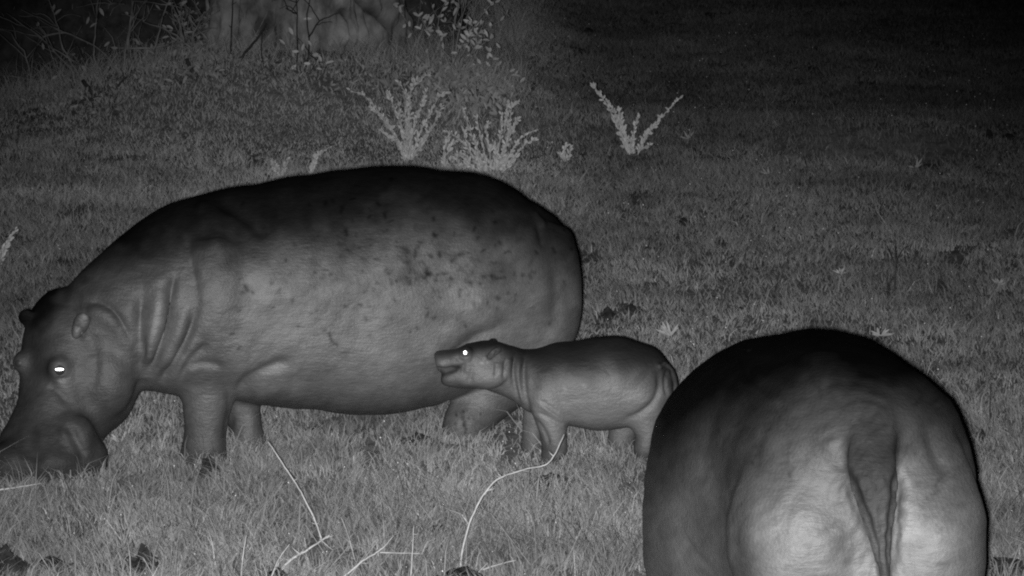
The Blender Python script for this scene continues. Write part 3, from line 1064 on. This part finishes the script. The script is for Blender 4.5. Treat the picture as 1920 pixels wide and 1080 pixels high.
# ---------------------------------------------------------------- big tree
def build_tree():
    c = on_ground(568, 150)
    cx, cy, cz = c[0] - .12, 35.3, 0.3
    sc = F / 35.3
    bm = []
    NA, NZ = 260, 220
    V = []
    tone = []
    H = 4.2
    for j in range(NZ):
        z = H * (j / (NZ - 1)) ** 1.15
        for i in range(NA):
            a = 2 * math.pi * i / NA
            r = .80 + .36 * math.exp(-z / .28) * (.55 + .45 * math.sin(3 * a + .8)) - .02 * z
            r += .05 * math.sin(5 * a + 1.3 + .7 * z) + .03 * math.sin(9 * a - 1.1 * z)
            V.append([cx + r * math.cos(a), cy + r * math.sin(a) * .8, cz - .25 + z])
    V = np.array(V)
    d = V - [cx, cy, 0]
    rad = d * [1, 1, 0]
    rad /= np.linalg.norm(rad, axis=1)[:, None]
    ang = np.arctan2(d[:, 1], d[:, 0])
    nz = (vnoise(ang * 1.2, V[:, 2] * .5, .28, 61) - .5) * .10 + (vnoise(ang * 1.2, V[:, 2] * .35, .09, 62) - .5) * .07 + (vnoise(ang * 1.2, V[:, 2] * .4, .04, 66) - .5) * .045
    px, py = proj(V)
    tone = np.full(len(V), 1.0)
    tone *= .75 + .4 * vnoise(V[:, 0], V[:, 2], .3, 63) + .35 * vnoise(V[:, 0], V[:, 2], .07, 64)
    # knot holes and a slanting scar
    for line, wd, amt, t in (([(676, 2), (705, 26), (722, 46)], 7, -.10, .25), ([(645, 22), (652, 32)], 5, -.06, .35), ([(722, 40), (745, 100)], 10, -.05, .6),
                             ([(610, 60), (605, 130)], 8, -.05, .7), ([(500, 30), (508, 110)], 9, -.05, .75), ([(440, 10), (436, 100)], 6, -.03, .8), ([(660, 90), (600, 105)], 12, -.05, .7)):
        dd, _ = seg_dist(px, py, line)
        g = np.exp(-(dd / wd) ** 2) * (V[:, 1] < cy)
        nz = nz + amt * g
        tone *= 1 + (t - 1) * g
    dd, _ = seg_dist(px, py, [(650, 55), (670, 65)])
    g = np.exp(-(dd / 26) ** 2) * (V[:, 1] < cy)
    nz += .05 * g
    tone *= 1 + .25 * g
    V = V + rad * nz[:, None]
    fs = []
    for j in range(NZ - 1):
        for i in range(NA):
            fs.append((j * NA + i, j * NA + (i + 1) % NA, (j + 1) * NA + (i + 1) % NA, (j + 1) * NA + i))
    fs.append(tuple((NZ - 1) * NA + k for k in range(NA)))
    me = bpy.data.meshes.new("trunk")
    me.from_pydata(V.tolist(), [], fs)
    root = empty("big_tree", (cx, cy, cz))
    tag(root, "massive pale tree trunk with knot holes standing on the grassy bank", "tree")
    a = me.attributes.new("tone", 'FLOAT', 'POINT')
    a.data.foreach_set("value", tone.astype(np.float32))
    link("trunk", me, M_bark, root)
    rr = random.Random(3)
    for k in range(4):
        an = k * 1.6 + .4
        p = V3(cx + .3 * math.cos(an), cy + .3 * math.sin(an), cz + H - .5)
        pts = [p]
        dirv = V3(math.cos(an) * .7, math.sin(an) * .7, 1)
        for s in range(7):
            dirv = dirv + V3(rr.uniform(-.15, .15), rr.uniform(-.15, .15), .05)
            pts.append(pts[-1] + dirv * .55)
        mb = MB()
        mb.tube(pts, [.42 * (1 - .11 * i) for i in range(8)], 14)
        mb.build("limb", M_bark, root)


build_tree()


# ---------------------------------------------------------------- shrubs and twigs
def wob(rr, pts, amp, n=4):
    P = catmull(pts, n)
    for p in P[1:]:
        p[0] += rr.uniform(-amp, amp)
        p[1] += rr.uniform(-amp, amp) * 2
        p[2] += rr.uniform(-amp, amp)
    return P


def rand_leaf(rr, mb, p, size, tone):
    d = V3(rr.uniform(-1, 1), rr.uniform(-.9, .3), rr.uniform(-.2, 1.2))
    n = V3(rr.uniform(-.5, .5), -1, rr.uniform(-.1, .8))
    mb.leaf(p, d, n, size * rr.uniform(.8, 1.35), size * rr.uniform(.34, .5), tone * rr.uniform(.7, 1.15))


def shrub(name, label, cat, base_px, Y, stems, leafn, leaf, seed, rad=.008, twig=M_twig, branchy=3, lt=1.0, spots=(), side=.35, group=None):
    """stems: pixel polylines from the base up, given real depth and side twigs"""
    rr = random.Random(seed)
    b = at(*base_px, Y)
    root = empty(name, b)
    tag(root, label, cat, group)
    br = MB()
    lf = MB()
    for st in stems:
        dy = rr.uniform(-.3, .3)
        P = [at(q[0], q[1], Y + dy * i / len(st)) for i, q in enumerate(st)]
        W = wob(rr, P, .008)
        m = len(W)
        br.tube(W, [rad * (1 - .6 * i / m) for i in range(m)], 5)
        for k in range(branchy):
            i = rr.randrange(m // 3, m)
            p = W[i]
            ln = rr.uniform(.5, 1) * side
            d = V3(rr.uniform(-1, 1), rr.uniform(-.6, .6), rr.uniform(-.1, 1.1))
            d /= np.linalg.norm(d)
            e = [p, p + d * ln * .5 + V3(0, 0, .02), p + d * ln + V3(0, 0, rr.uniform(-.06, .08))]
            E = wob(rr, e, .006, 3)
            br.tube(E, [rad * .5 * (1 - .6 * j / len(E)) for j in range(len(E))], 4)
            for _ in range(leafn):
                rand_leaf(rr, lf, E[rr.randrange(1, len(E))], leaf, lt)
        for _ in range(leafn):
            rand_leaf(rr, lf, W[rr.randrange(m // 3, m)], leaf, lt)
    for (sx, sy) in spots:
        rand_leaf(rr, lf, at(sx, sy, Y + rr.uniform(-.1, .1)), leaf * 1.25, lt * 1.15)
    br.build("branches", twig, root)
    if lf.v:
        lf.build("foliage", M_leaf, root, smooth=False)


# shrub right of the trunk
shrub("leafy_shrub", "leafy shrub with upright twigs growing against the right foot of the trunk", "shrub", (850, 120), 34.6,
      [[(848, 125), (852, 60), (862, 0), (868, -40)], [(850, 120), (862, 50), (880, -20)], [(835, 118), (820, 50), (840, -5)], [(800, 105), (775, 60), (755, 25)], [(852, 110), (880, 60), (925, 5)],
       [(860, 110), (890, 70), (955, 30)], [(845, 110), (815, 75), (790, 35)], [(870, 115), (895, 90), (925, 70)], [(865, 130), (900, 120), (935, 105)], [(830, 115), (805, 80), (800, 40)],
       [(880, 150), (915, 158), (965, 158)], [(875, 140), (900, 140), (940, 128)], [(858, 118), (868, 80), (878, 40)], [(840, 120), (830, 85), (828, 60)], [(870, 125), (885, 100), (893, 80)]],
      2, .052, 21, rad=.007, branchy=3, lt=.9, side=.2,
      spots=[(795, 35), (790, 55), (838, 22), (862, 15), (885, 45), (888, 60), (875, 75), (880, 68), (925, 65), (915, 70), (905, 75), (830, 62), (826, 80), (845, 100), (880, 90), (925, 107), (940, 107), (935, 160), (945, 162), (975, 155), (965, 165), (850, 30), (798, 105), (816, 52)])
# sapling in front of the trunk
shrub("sapling", "thin sapling with a few pale oval leaves in front of the big trunk", "sapling", (560, 165), 33.6,
      [[(562, 165), (556, 100), (556, 30), (553, -20)], [(570, 160), (578, 90), (578, 10), (600, -20)], [(565, 160), (590, 120), (600, 90)], [(578, 70), (600, 40), (635, 25)], [(556, 25), (545, 20), (535, 14)]],
      0, .05, 22, rad=.007, branchy=2, twig=M_twigd, side=.25,
      spots=[(550, 66), (558, 74), (535, 84), (547, 96), (566, 96), (584, 86), (585, 103), (533, 108), (551, 108), (583, 120), (588, 126), (593, 128), (603, 116), (610, 120), (570, 125), (545, 130), (553, 146), (588, 152), (540, 163), (556, 162), (570, 163), (567, 178), (568, 36)])
# thicket at the far left
shrub("leafless_thicket", "tangled dark thicket of bare twigs with few pale leaves in the upper left corner", "thicket", (200, 170), 34.4,
      [[(215, 160), (180, 115), (178, 70), (184, 0), (186, -30)], [(225, 165), (235, 100), (245, 40), (255, -20)], [(240, 110), (243, 60), (250, 0)], [(150, 150), (110, 105), (75, 70), (10, 25)],
       [(280, 120), (295, 70), (310, 20), (322, -15)], [(150, 145), (118, 90), (105, 40), (90, -10)], [(80, 70), (120, 62), (175, 85), (215, 120)], [(225, 90), (300, 88), (350, 75), (390, 55)],
       [(345, 80), (335, 40), (320, 0)], [(355, 110), (365, 60), (385, 20)], [(290, 105), (240, 130), (190, 150)], [(200, 150), (150, 120), (100, 90)], [(160, 190), (120, 160), (60, 150), (0, 140)],
       [(130, 160), (90, 150), (40, 158)], [(190, -10), (210, 5), (235, 8)], [(60, 170), (50, 110), (20, 60)], [(360, 90), (320, 60), (270, 40)], [(390, 75), (360, 40), (340, -10)]],
      0, .05, 23, rad=.010, branchy=4, side=.4, twig=M_twig, lt=.75,
      spots=[(102, 28), (98, 22), (168, 52), (162, 46), (240, 28), (195, 30), (222, 90), (195, 88), (258, 75), (262, 85), (142, 100), (155, 108), (162, 135), (82, 94), (78, 128), (92, 140), (96, 150), (220, 130), (232, 158), (330, 105), (345, 105), (318, 68), (325, 55), (90, 0), (340, 8), (345, 62), (70, 50), (205, 105), (310, 10), (352, 108)])
shrub("hanging_twigs", "dark twig tangle pressed against the left edge of the trunk", "shrub", (360, 110), 34.9,
      [[(360, 110), (350, 60), (325, 0)], [(385, 90), (360, 50), (345, -5)], [(340, 110), (350, 60), (388, 20)], [(375, 100), (350, 85), (310, 80)], [(350, 95), (330, 50), (322, 10)], [(300, 90), (340, 70), (392, 42)]],
      2, .045, 29, rad=.007, branchy=4, side=.25, lt=.55)
# fallen curved branches in the bank grass
def branch(name, label, path, Y, r, mat=M_twigd, cat="branch", seed=1, thorns=0, group=None, dyn=0.0):
    rr = random.Random(seed)
    P = [at(q[0], q[1], Y + dyn * i) for i, q in enumerate(path)]
    W = wob(rr, P, r * .25, 7)
    mb = MB()
    m = len(W)
    mb.tube(W, [r * (1 - .55 * i / m) for i in range(m)], 7)
    for k in range(thorns):
        i = rr.randrange(2, m - 1)
        d = V3(rr.choice((-1, 1)) * rr.uniform(.4, 1), rr.uniform(-.4, .4), rr.uniform(-.1, .7))
        ln = rr.uniform(.02, .05)
        mb.tube([W[i], W[i] + d * ln * .6, W[i] + d * ln + V3(0, 0, .004)], [r * .5, r * .35, r * .1], 5)
    o = mb.build(name, mat)
    tag(o, label, cat, group)
    return o


branch("fallen_branch", "dark crooked branch leaning on the bank before the left half of the trunk", [(445, 165), (440, 130), (455, 105), (480, 75), (500, 45)], 33.9, .016, seed=2, thorns=2)
branch("fallen_branch", "dark curved stick in the bank grass between thicket and crooked branch", [(350, 110), (362, 135), (385, 155), (410, 168)], 33.6, .016, seed=3)
branch("fallen_branch", "dark looping root like stick lying below the thicket", [(155, 150), (180, 180), (205, 182), (222, 160), (235, 145)], 33.5, .016, seed=4)
branch("vine", "thin dark vine hanging down the trunk's left part", [(432, 110), (434, 60), (436, 0), (437, -60)], 34.4, .008, cat="vine", seed=5, thorns=3)
branch("bare_shoot", "thin bare shoot standing in front of the trunk, beside the crooked branch", [(500, 165), (497, 130), (490, 100), (492, 60)], 33.9, .008, cat="shoot", seed=6)

# dark earth slope behind the thicket is part of the ground (see ground())


# ---------------------------------------------------------------- pale woolly plants
def woolly(label, base_px, stems, seed, dense=1.0, group="pale woolly plants in the grass"):
    rr = random.Random(seed)
    b = on_ground(*base_px)
    root = empty("woolly_plant", b)
    tag(root, label, "plant", group)
    Y = b[1]
    sc = F / Y
    for st in stems:
        dy = rr.uniform(-.16, .16)
        P = [at(q[0], q[1], Y + dy * i / max(1, len(st) - 1)) for i, q in enumerate(st)]
        W = catmull(P, 5)
        L = np.linalg.norm(np.diff(W, axis=0), axis=1).sum()
        mb = MB()
        mb.tube(W, [.006 * (1 - .6 * i / len(W)) for i in range(len(W))], 5)
        so = mb.build("stem", M_woolstem, root)
        lf = MB()
        n = int(L * 88 * dense)
        for k in range(n):
            t = rr.uniform(.03, 1.0) * (len(W) - 1)
            i = min(int(t), len(W) - 2)
            p = W[i] + (W[i + 1] - W[i]) * (t - i)
            d = (W[i + 1] - W[i])
            d /= np.linalg.norm(d)
            off = V3(rr.gauss(0, .6), rr.gauss(0, .6), rr.gauss(.2, .4))
            dd = d + off
            sz = (.024 + .012 * rr.random()) * (1.1 - .35 * t / len(W))
            nn = V3(rr.uniform(-.7, .7), -1, rr.uniform(-.3, .5))
            lf.leaf(p + V3(rr.uniform(-.006, .006), 0, 0), dd, nn, sz * 1.3, sz * .6, rr.uniform(.7, 1.1), fold=.3)
        fo = lf.build("leaves", M_wool, None, smooth=False)
        fo.parent = so
    return root


woolly("tallest wide fan of pale woolly stems behind the large hippo's shoulder hump", (765, 305),
       [[(760, 305), (745, 265), (720, 225), (690, 185), (655, 168)], [(762, 300), (740, 250), (712, 215), (695, 200)], [(765, 300), (755, 250), (745, 215), (732, 185), (725, 172)],
        [(765, 300), (768, 240), (768, 190), (775, 150)], [(768, 300), (775, 240), (790, 200), (800, 170)], [(770, 300), (785, 255), (805, 215), (825, 180), (838, 175)],
        [(770, 300), (795, 260), (815, 230), (828, 200)], [(760, 300), (750, 275), (730, 255), (715, 245)], [(766, 300), (762, 260), (752, 230), (748, 190)], [(772, 300), (790, 270), (800, 250), (795, 225)],
        [(765, 260), (760, 220), (762, 180), (745, 150)], [(768, 300), (770, 270), (780, 230), (786, 205)], [(775, 165), (790, 145), (805, 138)], [(770, 300), (758, 280), (765, 255)]], 31, 1.1)
woolly("broad dense tuft of pale woolly stems just behind the large hippo's rump", (925, 325),
       [[(905, 325), (885, 290), (862, 260), (835, 245)], [(910, 325), (895, 280), (880, 240), (868, 205)], [(915, 325), (908, 285), (900, 250), (894, 220)], [(920, 325), (918, 280), (912, 250), (915, 232)],
        [(925, 325), (935, 280), (940, 240), (942, 215)], [(928, 325), (945, 285), (955, 240), (960, 200), (972, 190)], [(935, 325), (955, 290), (975, 260), (1005, 243)], [(935, 325), (960, 300), (985, 270), (1003, 262)],
        [(925, 325), (930, 290), (925, 265)], [(930, 325), (950, 270), (965, 235), (972, 222)], [(905, 325), (880, 310), (868, 295)], [(912, 325), (900, 300), (875, 265), (868, 240)], [(940, 325), (955, 310), (972, 285)],
        [(890, 325), (878, 300), (866, 290)], [(930, 325), (940, 300), (948, 275)], [(945, 250), (950, 215), (952, 190)]], 32, 1.15)
woolly("V shaped pair of long pale woolly stems standing alone in the dark meadow", (1188, 293),
       [[(1178, 290), (1165, 250), (1148, 215), (1130, 185), (1112, 160)], [(1182, 292), (1168, 245), (1155, 215), (1140, 190)], [(1196, 290), (1210, 255), (1235, 225), (1278, 180)],
        [(1196, 285), (1215, 250), (1232, 232)], [(1180, 290), (1172, 255), (1165, 225), (1162, 205)], [(1183, 292), (1185, 265), (1190, 240), (1200, 215)], [(1174, 275), (1160, 240), (1155, 225)],
        [(1183, 292), (1178, 270), (1170, 250)], [(1200, 280), (1215, 274), (1218, 270)]], 33, 1.35)
woolly("small lone pale woolly sprig left of the V shaped stems", (1062, 303), [[(1060, 303), (1058, 285), (1063, 268)], [(1062, 303), (1068, 290), (1070, 278)], [(1058, 303), (1054, 295), (1050, 290)]], 34, 1.5)
woolly("short slanting pale woolly sprig above the large hippo's shoulders", (585, 332), [[(582, 332), (586, 312), (596, 292), (617, 276)], [(584, 332), (590, 305), (600, 285)]], 35, 1.5)
woolly("tiny forked pale woolly sprig above the large hippo's shoulders", (522, 335), [[(524, 335), (518, 320), (508, 308)], [(526, 335), (532, 318), (540, 300)], [(524, 335), (516, 312), (513, 300)]], 36, 1.3)
woolly("thin forked pale woolly sprig between the two big woolly tufts", (838, 318), [[(836, 318), (832, 290), (838, 265), (845, 250)], [(838, 290), (848, 270), (856, 264)], [(845, 318), (846, 300), (852, 294)], [(860, 318), (858, 300), (862, 285)], [(868, 318), (875, 300), (870, 285)]], 37, 1.2)
woolly("pale woolly shoot cut by the left border behind the hippo's head", (-5, 500), [[(-6, 505), (2, 480), (14, 455), (30, 430)], [(-6, 505), (-2, 480), (12, 462)]], 38, 1.5)

# little leafy sprouts
def sprout(label, px, py, size, seed, n=7, tone=1.0, spread=1.0):
    rr = random.Random(seed)
    b = on_ground(px, py)
    mb = MB()
    for k in range(n):
        d = V3(rr.uniform(-1, 1) * spread, rr.uniform(-.6, .2), rr.uniform(.2, 1.3))
        mb.leaf(b + V3(rr.uniform(-.01, .01), 0, .03), d, V3(.1 * rr.uniform(-1, 1), -1, .4), size * rr.uniform(.7, 1.2), size * .17, tone * .5 * rr.uniform(.8, 1.1))
    o = mb.build("sprout", M_leaf, smooth=False)
    tag(o, label, "sprout", "small broad leaved sprouts in the grass")


sprout("long leaved sprout behind the calf's rump", 1256, 640, .08, 41, 9)
sprout("pale broad sprout in the dark grass below the low hump", 1716, 322, .07, 42, 6)
sprout("pale sprout under the left end of the low hump", 1440, 335, .06, 43, 5)
sprout("wide clump of pale leaves in the grass above the near hippo", 1650, 640, .07, 44, 9, .9, 1.6)
sprout("pale leaf beside the large hippo's chin", 226, 840, .07, 45, 3, 1.0)
sprout("flat pale leaf patch in the grass below the large hippo's forelegs", 410, 975, .045, 46, 9, .6, 1.2)
sprout("pale sprout by the right border above the near hippo", 1872, 545, .06, 47, 7)
sprout("pale leafy patch in the middle meadow near the forked dry stick", 1578, 523, .05, 48, 7, 1.2, 1.5)
sprout("pale leaf on the dark meadow right of the V shaped stems", 1290, 268, .07, 49, 5, .8, 1.4)
sprout("broad pale leaves at the crest of the bank right of the shrub", 730, 170, .10, 50, 9, .8, 1.0)
sprout("pale low leaves on the bank below the leafy shrub", 860, 172, .09, 51, 12, .75, 1.4)


def ground_cover():
    rr = random.Random(77)
    mb = MB()
    for (x0, x1, y0, y1, n, sz) in ((775, 960, 125, 205, 330, .06), (250, 420, 100, 180, 200, .055), (420, 780, 120, 190, 170, .045), (30, 250, 165, 230, 90, .045)):
        for _ in range(n):
            u = rr.random()
            px = x0 + (x1 - x0) * u
            py = rr.uniform(y0, y1) + (40 * u * u if x0 == 775 else 0)
            b = on_ground(px, py)
            if b[1] > 36:
                continue
            d = V3(rr.uniform(-1, 1), rr.uniform(-.7, .3), rr.uniform(.1, 1.4))
            mb.leaf(b + V3(0, 0, rr.uniform(.02, .09)), d, V3(rr.uniform(-.5, .5), -1, rr.uniform(0, .8)), sz * rr.uniform(.7, 1.4), sz * rr.uniform(.25, .45), rr.uniform(.3, .62))
    tag(mb.build("ground_cover", M_leaf, smooth=False), "low leafy weeds spreading over the bank around the big tree", "weeds", kind="stuff")


ground_cover()


# ---------------------------------------------------------------- dry stems in the foreground
GS = "dry thorny stems in the foreground"


def stalk(label, path, Y, r, seed, thorns=5, mat=M_straw, group=GS, name="dry_stem", cat="stem"):
    """a stem rooted in the ground that reaches towards and away from us"""
    return branch(name, label, path, Y, r * .74, mat=mat, cat=cat, seed=seed, thorns=thorns, group=group, dyn=0.02)


stalk("long straight pale stem rising left from the forked stem to the far foreleg", [(604, 1015), (590, 975), (560, 915), (530, 870), (503, 828)], 17.8, .0062, 61, 3)
stalk("pale forked stem with stub thorns ending in the bottom edge below the straight stem", [(512, 1085), (545, 1050), (575, 1032), (603, 1013), (618, 1003)], 17.4, .0085, 62, 6)
stalk("short pale side stub crossing the forked stem", [(600, 1010), (612, 1022), (625, 1032)], 17.4, .005, 63, 0)
stalk("tall arching pale stem with thorns bending towards the calf's foreleg", [(864, 1085), (866, 1040), (885, 970), (925, 905), (985, 880), (1028, 868), (1058, 815)], 17.3, .0068, 64, 10)
stalk("thin upright pale stem at the bottom edge left of the forked stem", [(452, 1085), (456, 1040), (462, 1003)], 17.1, .005, 65, 1)
stalk("slanting pale stem left of the forked stem's foot", [(508, 1085), (522, 1050), (543, 1020)], 17.1, .005, 66, 0)
stalk("long slanting thin stem right of the forked stem", [(645, 1082), (680, 1052), (715, 1030), (738, 1005)], 17.1, .006, 67, 4)
stalk("thin horizontal stem lying between two upright stems", [(712, 1036), (750, 1037), (788, 1038)], 17.3, .004, 68, 1)
stalk("thin upright grey stem left of the arching stem's root", [(770, 1085), (773, 1040), (776, 985)], 17.2, .005, 69, 1)
stalk("dark upright stem right of the forked stem", [(665, 1050), (655, 1010), (640, 970)], 17.5, .004, 70, 2, mat=M_twig)
stalk("thin pale stem lying in the grass under the large hippo's muzzle", [(-6, 919), (30, 914), (78, 906)], 18.9, .006, 71, 0)
stalk("low slanting pale stem right of the arching stem's root", [(900, 1070), (930, 1060), (968, 1050)], 17.3, .005, 72, 1)
stalk("short slanting pale stem crossing at the arching stem's root", [(890, 1080), (905, 1065), (915, 1055)], 17.2, .004, 73, 0)
# thin forked stick in the meadow
mbx = MB()
sy = on_ground(1678, 556)[1]
for path, r in (([(1678, 560), (1678, 520), (1679, 462)], .007), ([(1678, 500), (1670, 478), (1663, 462)], .005), ([(1679, 490), (1688, 474), (1695, 465)], .004)):
    mbx.tube([at(a, b, sy) for a, b in path], [r, r * .8, r * .4], 6)
tag(mbx.build("forked_stick", M_twigd), "thin dark forked dead stick upright in the right meadow", "stick")
mbx = MB()
sy = on_ground(1856, 800)[1]
mbx.tube([at(1857, 830, sy), at(1856, 770, sy), at(1857, 720, sy)], [.004, .003, .002], 5)
tag(mbx.build("grass_stalk", M_twigd), "thin dark upright stalk right of the near hippo's rump", "stalk")


# ---------------------------------------------------------------- dung and mud lumps
def lump(name, label, cat, px, py, wd, hg, seed, mat=M_dung, rough=.35, pieces=3, group=None):
    """px,py: where its foot meets the ground; wd, hg in metres"""
    rr = random.Random(seed)
    b = on_ground(px, py)
    bm = bmesh.new()
    for k in range(pieces):
        r = bmesh.ops.create_icosphere(bm, subdivisions=3, radius=1.0)
        ox = rr.uniform(-.5, .5) * wd * (0 if k == 0 else 1)
        s = 1.0 if k == 0 else rr.uniform(.35, .7)
        off = Vector((rr.random() * 9, rr.random() * 9, rr.random() * 9))
        from mathutils import noise
        for v in r['verts']:
            f = 1 + rough * noise.noise(v.co * 1.7 + off) + rough * .8 * noise.noise(v.co * 4.5 + off)
            v.co = Vector((v.co.x * wd * .48 * s * f + ox, v.co.y * wd * .4 * s * f, v.co.z * hg * 1.0 * s * f + hg * .25 * s))
    me = bpy.data.meshes.new(name)
    bm.to_mesh(me)
    bm.free()
    o = link(name, me, mat, smooth=False)
    o.location = Vector(b)
    tag(o, label, cat, group)


GD = "dark dung lumps in the grass"
lump("dung_lump", "dark dung lump at the foot of the large hippo's near foreleg", "dung", 390, 898, .085, .085, 71, group=GD)
lump("dung_lump", "largest dark dung lump in the meadow beyond the calf's back", "dung", 1138, 602, .09, .06, 72, group=GD)
lump("dung_lump", "small dark dung lump behind the largest one beyond the calf", "dung", 1184, 582, .06, .03, 73, group=GD)
lump("dung_lump", "dark dung lump alone in the middle meadow behind the rump", "dung", 1281, 424, .08, .045, 74, group=GD)
lump("dung_lump", "distant dark dung lump right of the low grassy hump", "dung", 1854, 264, .07, .06, 75, group=GD)
lump("dung_lump", "flat distant dark dung lump at the right border beside the hump", "dung", 1890, 262, .10, .035, 76, group=GD)
lump("dung_lump", "broad low dung patch left of the large hippo's hind foot", "dung", 785, 838, .15, .05, 77, pieces=5, group=GD)
lump("dung_lump", "low dark dung patch between the large hippo's fore and hind legs", "dung", 600, 812, .16, .025, 78, pieces=5, group=GD)
lump("dung_lump", "low dark dung patch below the calf's forefeet", "dung", 1035, 908, .17, .035, 79, pieces=5, group=GD)
lump("dung_lump", "dark dung lump behind the large hippo's nape at the left", "dung", 40, 570, .09, .03, 80, group=GD)
lump("dung_lump", "dark dung lump close to the near hippo's right flank", "dung", 1838, 830, .06, .05, 81, group=GD)
lump("dung_lump", "small dark lump at the dark meadow's left hollow", "dung", 1300, 288, .1, .03, 82, group=GD)
lump("dung_lump", "small dark lump beside the forked dry stick", "dung", 1718, 535, .03, .02, 83, group=GD)
lump("dung_lump", "tiny dark lump in the meadow over the near hippo", "dung", 1756, 588, .05, .025, 84, group=GD)
lump("dung_lump", "tiny dark lump left of the near hippo's back top", "dung", 1392, 582, .05, .02, 85, group=GD)
lump("dung_lump", "very distant dark lump in the upper meadow", "dung", 1103, 66, .12, .05, 86, group=GD)
lump("dung_lump", "flat dark lump in the upper left meadow of the hump", "dung", 1540, 480, .05, .02, 87, group=GD)
lump("dung_lump", "low dark scrap in the near grass between the long stems", "dung", 820, 995, .10, .02, 88, pieces=4, group=GD)
lump("dung_lump", "small dark scrap in the near grass under the flat leaf patch", "dung", 565, 982, .06, .02, 89, pieces=3, group=GD)
GC = "dark mud clods along the bottom edge"
lump("mud_clod", "rounded dark mud clod in the lower left corner", "mud clod", 10, 1082, .14, .10, 91, mat=M_clod, group=GC)
lump("mud_clod", "pointed dark mud clod, tallest along the bottom edge", "mud clod", 262, 1086, .12, .10, 92, mat=M_clod, rough=.6, group=GC)
lump("mud_clod", "flat crumbled mud clod between the corner clod and the pointed clod", "mud clod", 100, 1076, .18, .05, 93, mat=M_clod, pieces=6, group=GC)
lump("mud_clod", "low crumbled mud clod touching the pointed clod's left side", "mud clod", 195, 1084, .14, .05, 94, mat=M_clod, pieces=5, group=GC)
lump("mud_clod", "small mud clod at the foot of the forked dry stem", "mud clod", 520, 1096, .1, .05, 95, mat=M_clod, pieces=4, group=GC)
lump("mud_clod", "wide low mud clod around the arching stem's root", "mud clod", 868, 1100, .2, .06, 96, mat=M_clod, pieces=5, group=GC)
lump("mud_clod", "dark mud clod right of the near hippo's rump", "mud clod", 1880, 1085, .2, .07, 97, mat=M_clod, pieces=5, group=GC)


# ---------------------------------------------------------------- pale seed heads / dew glints among the blades
def build_seeds():
    bm = bmesh.new()
    rr = random.Random(99)
    for _ in range(900):
        y = 16.5 + 26 * rr.random() ** 1.6
        x = rr.uniform(-.13, .13) * y
        z = float(ground(x, y)) + rr.uniform(.03, .05)
        r = rr.uniform(.0016, .0034) * (1 + max(0, y - 20) * .03)
        m = bmesh.ops.create_icosphere(bm, subdivisions=1, radius=r)
        bmesh.ops.translate(bm, verts=m['verts'], vec=(x, y, z))
    me = bpy.data.meshes.new("seed_heads")
    bm.to_mesh(me)
    bm.free()
    tag(link("seed_heads", me, M_dew), "tiny pale seed heads and dew beads scattered in the grass", "seed heads", kind="stuff")


build_seeds()
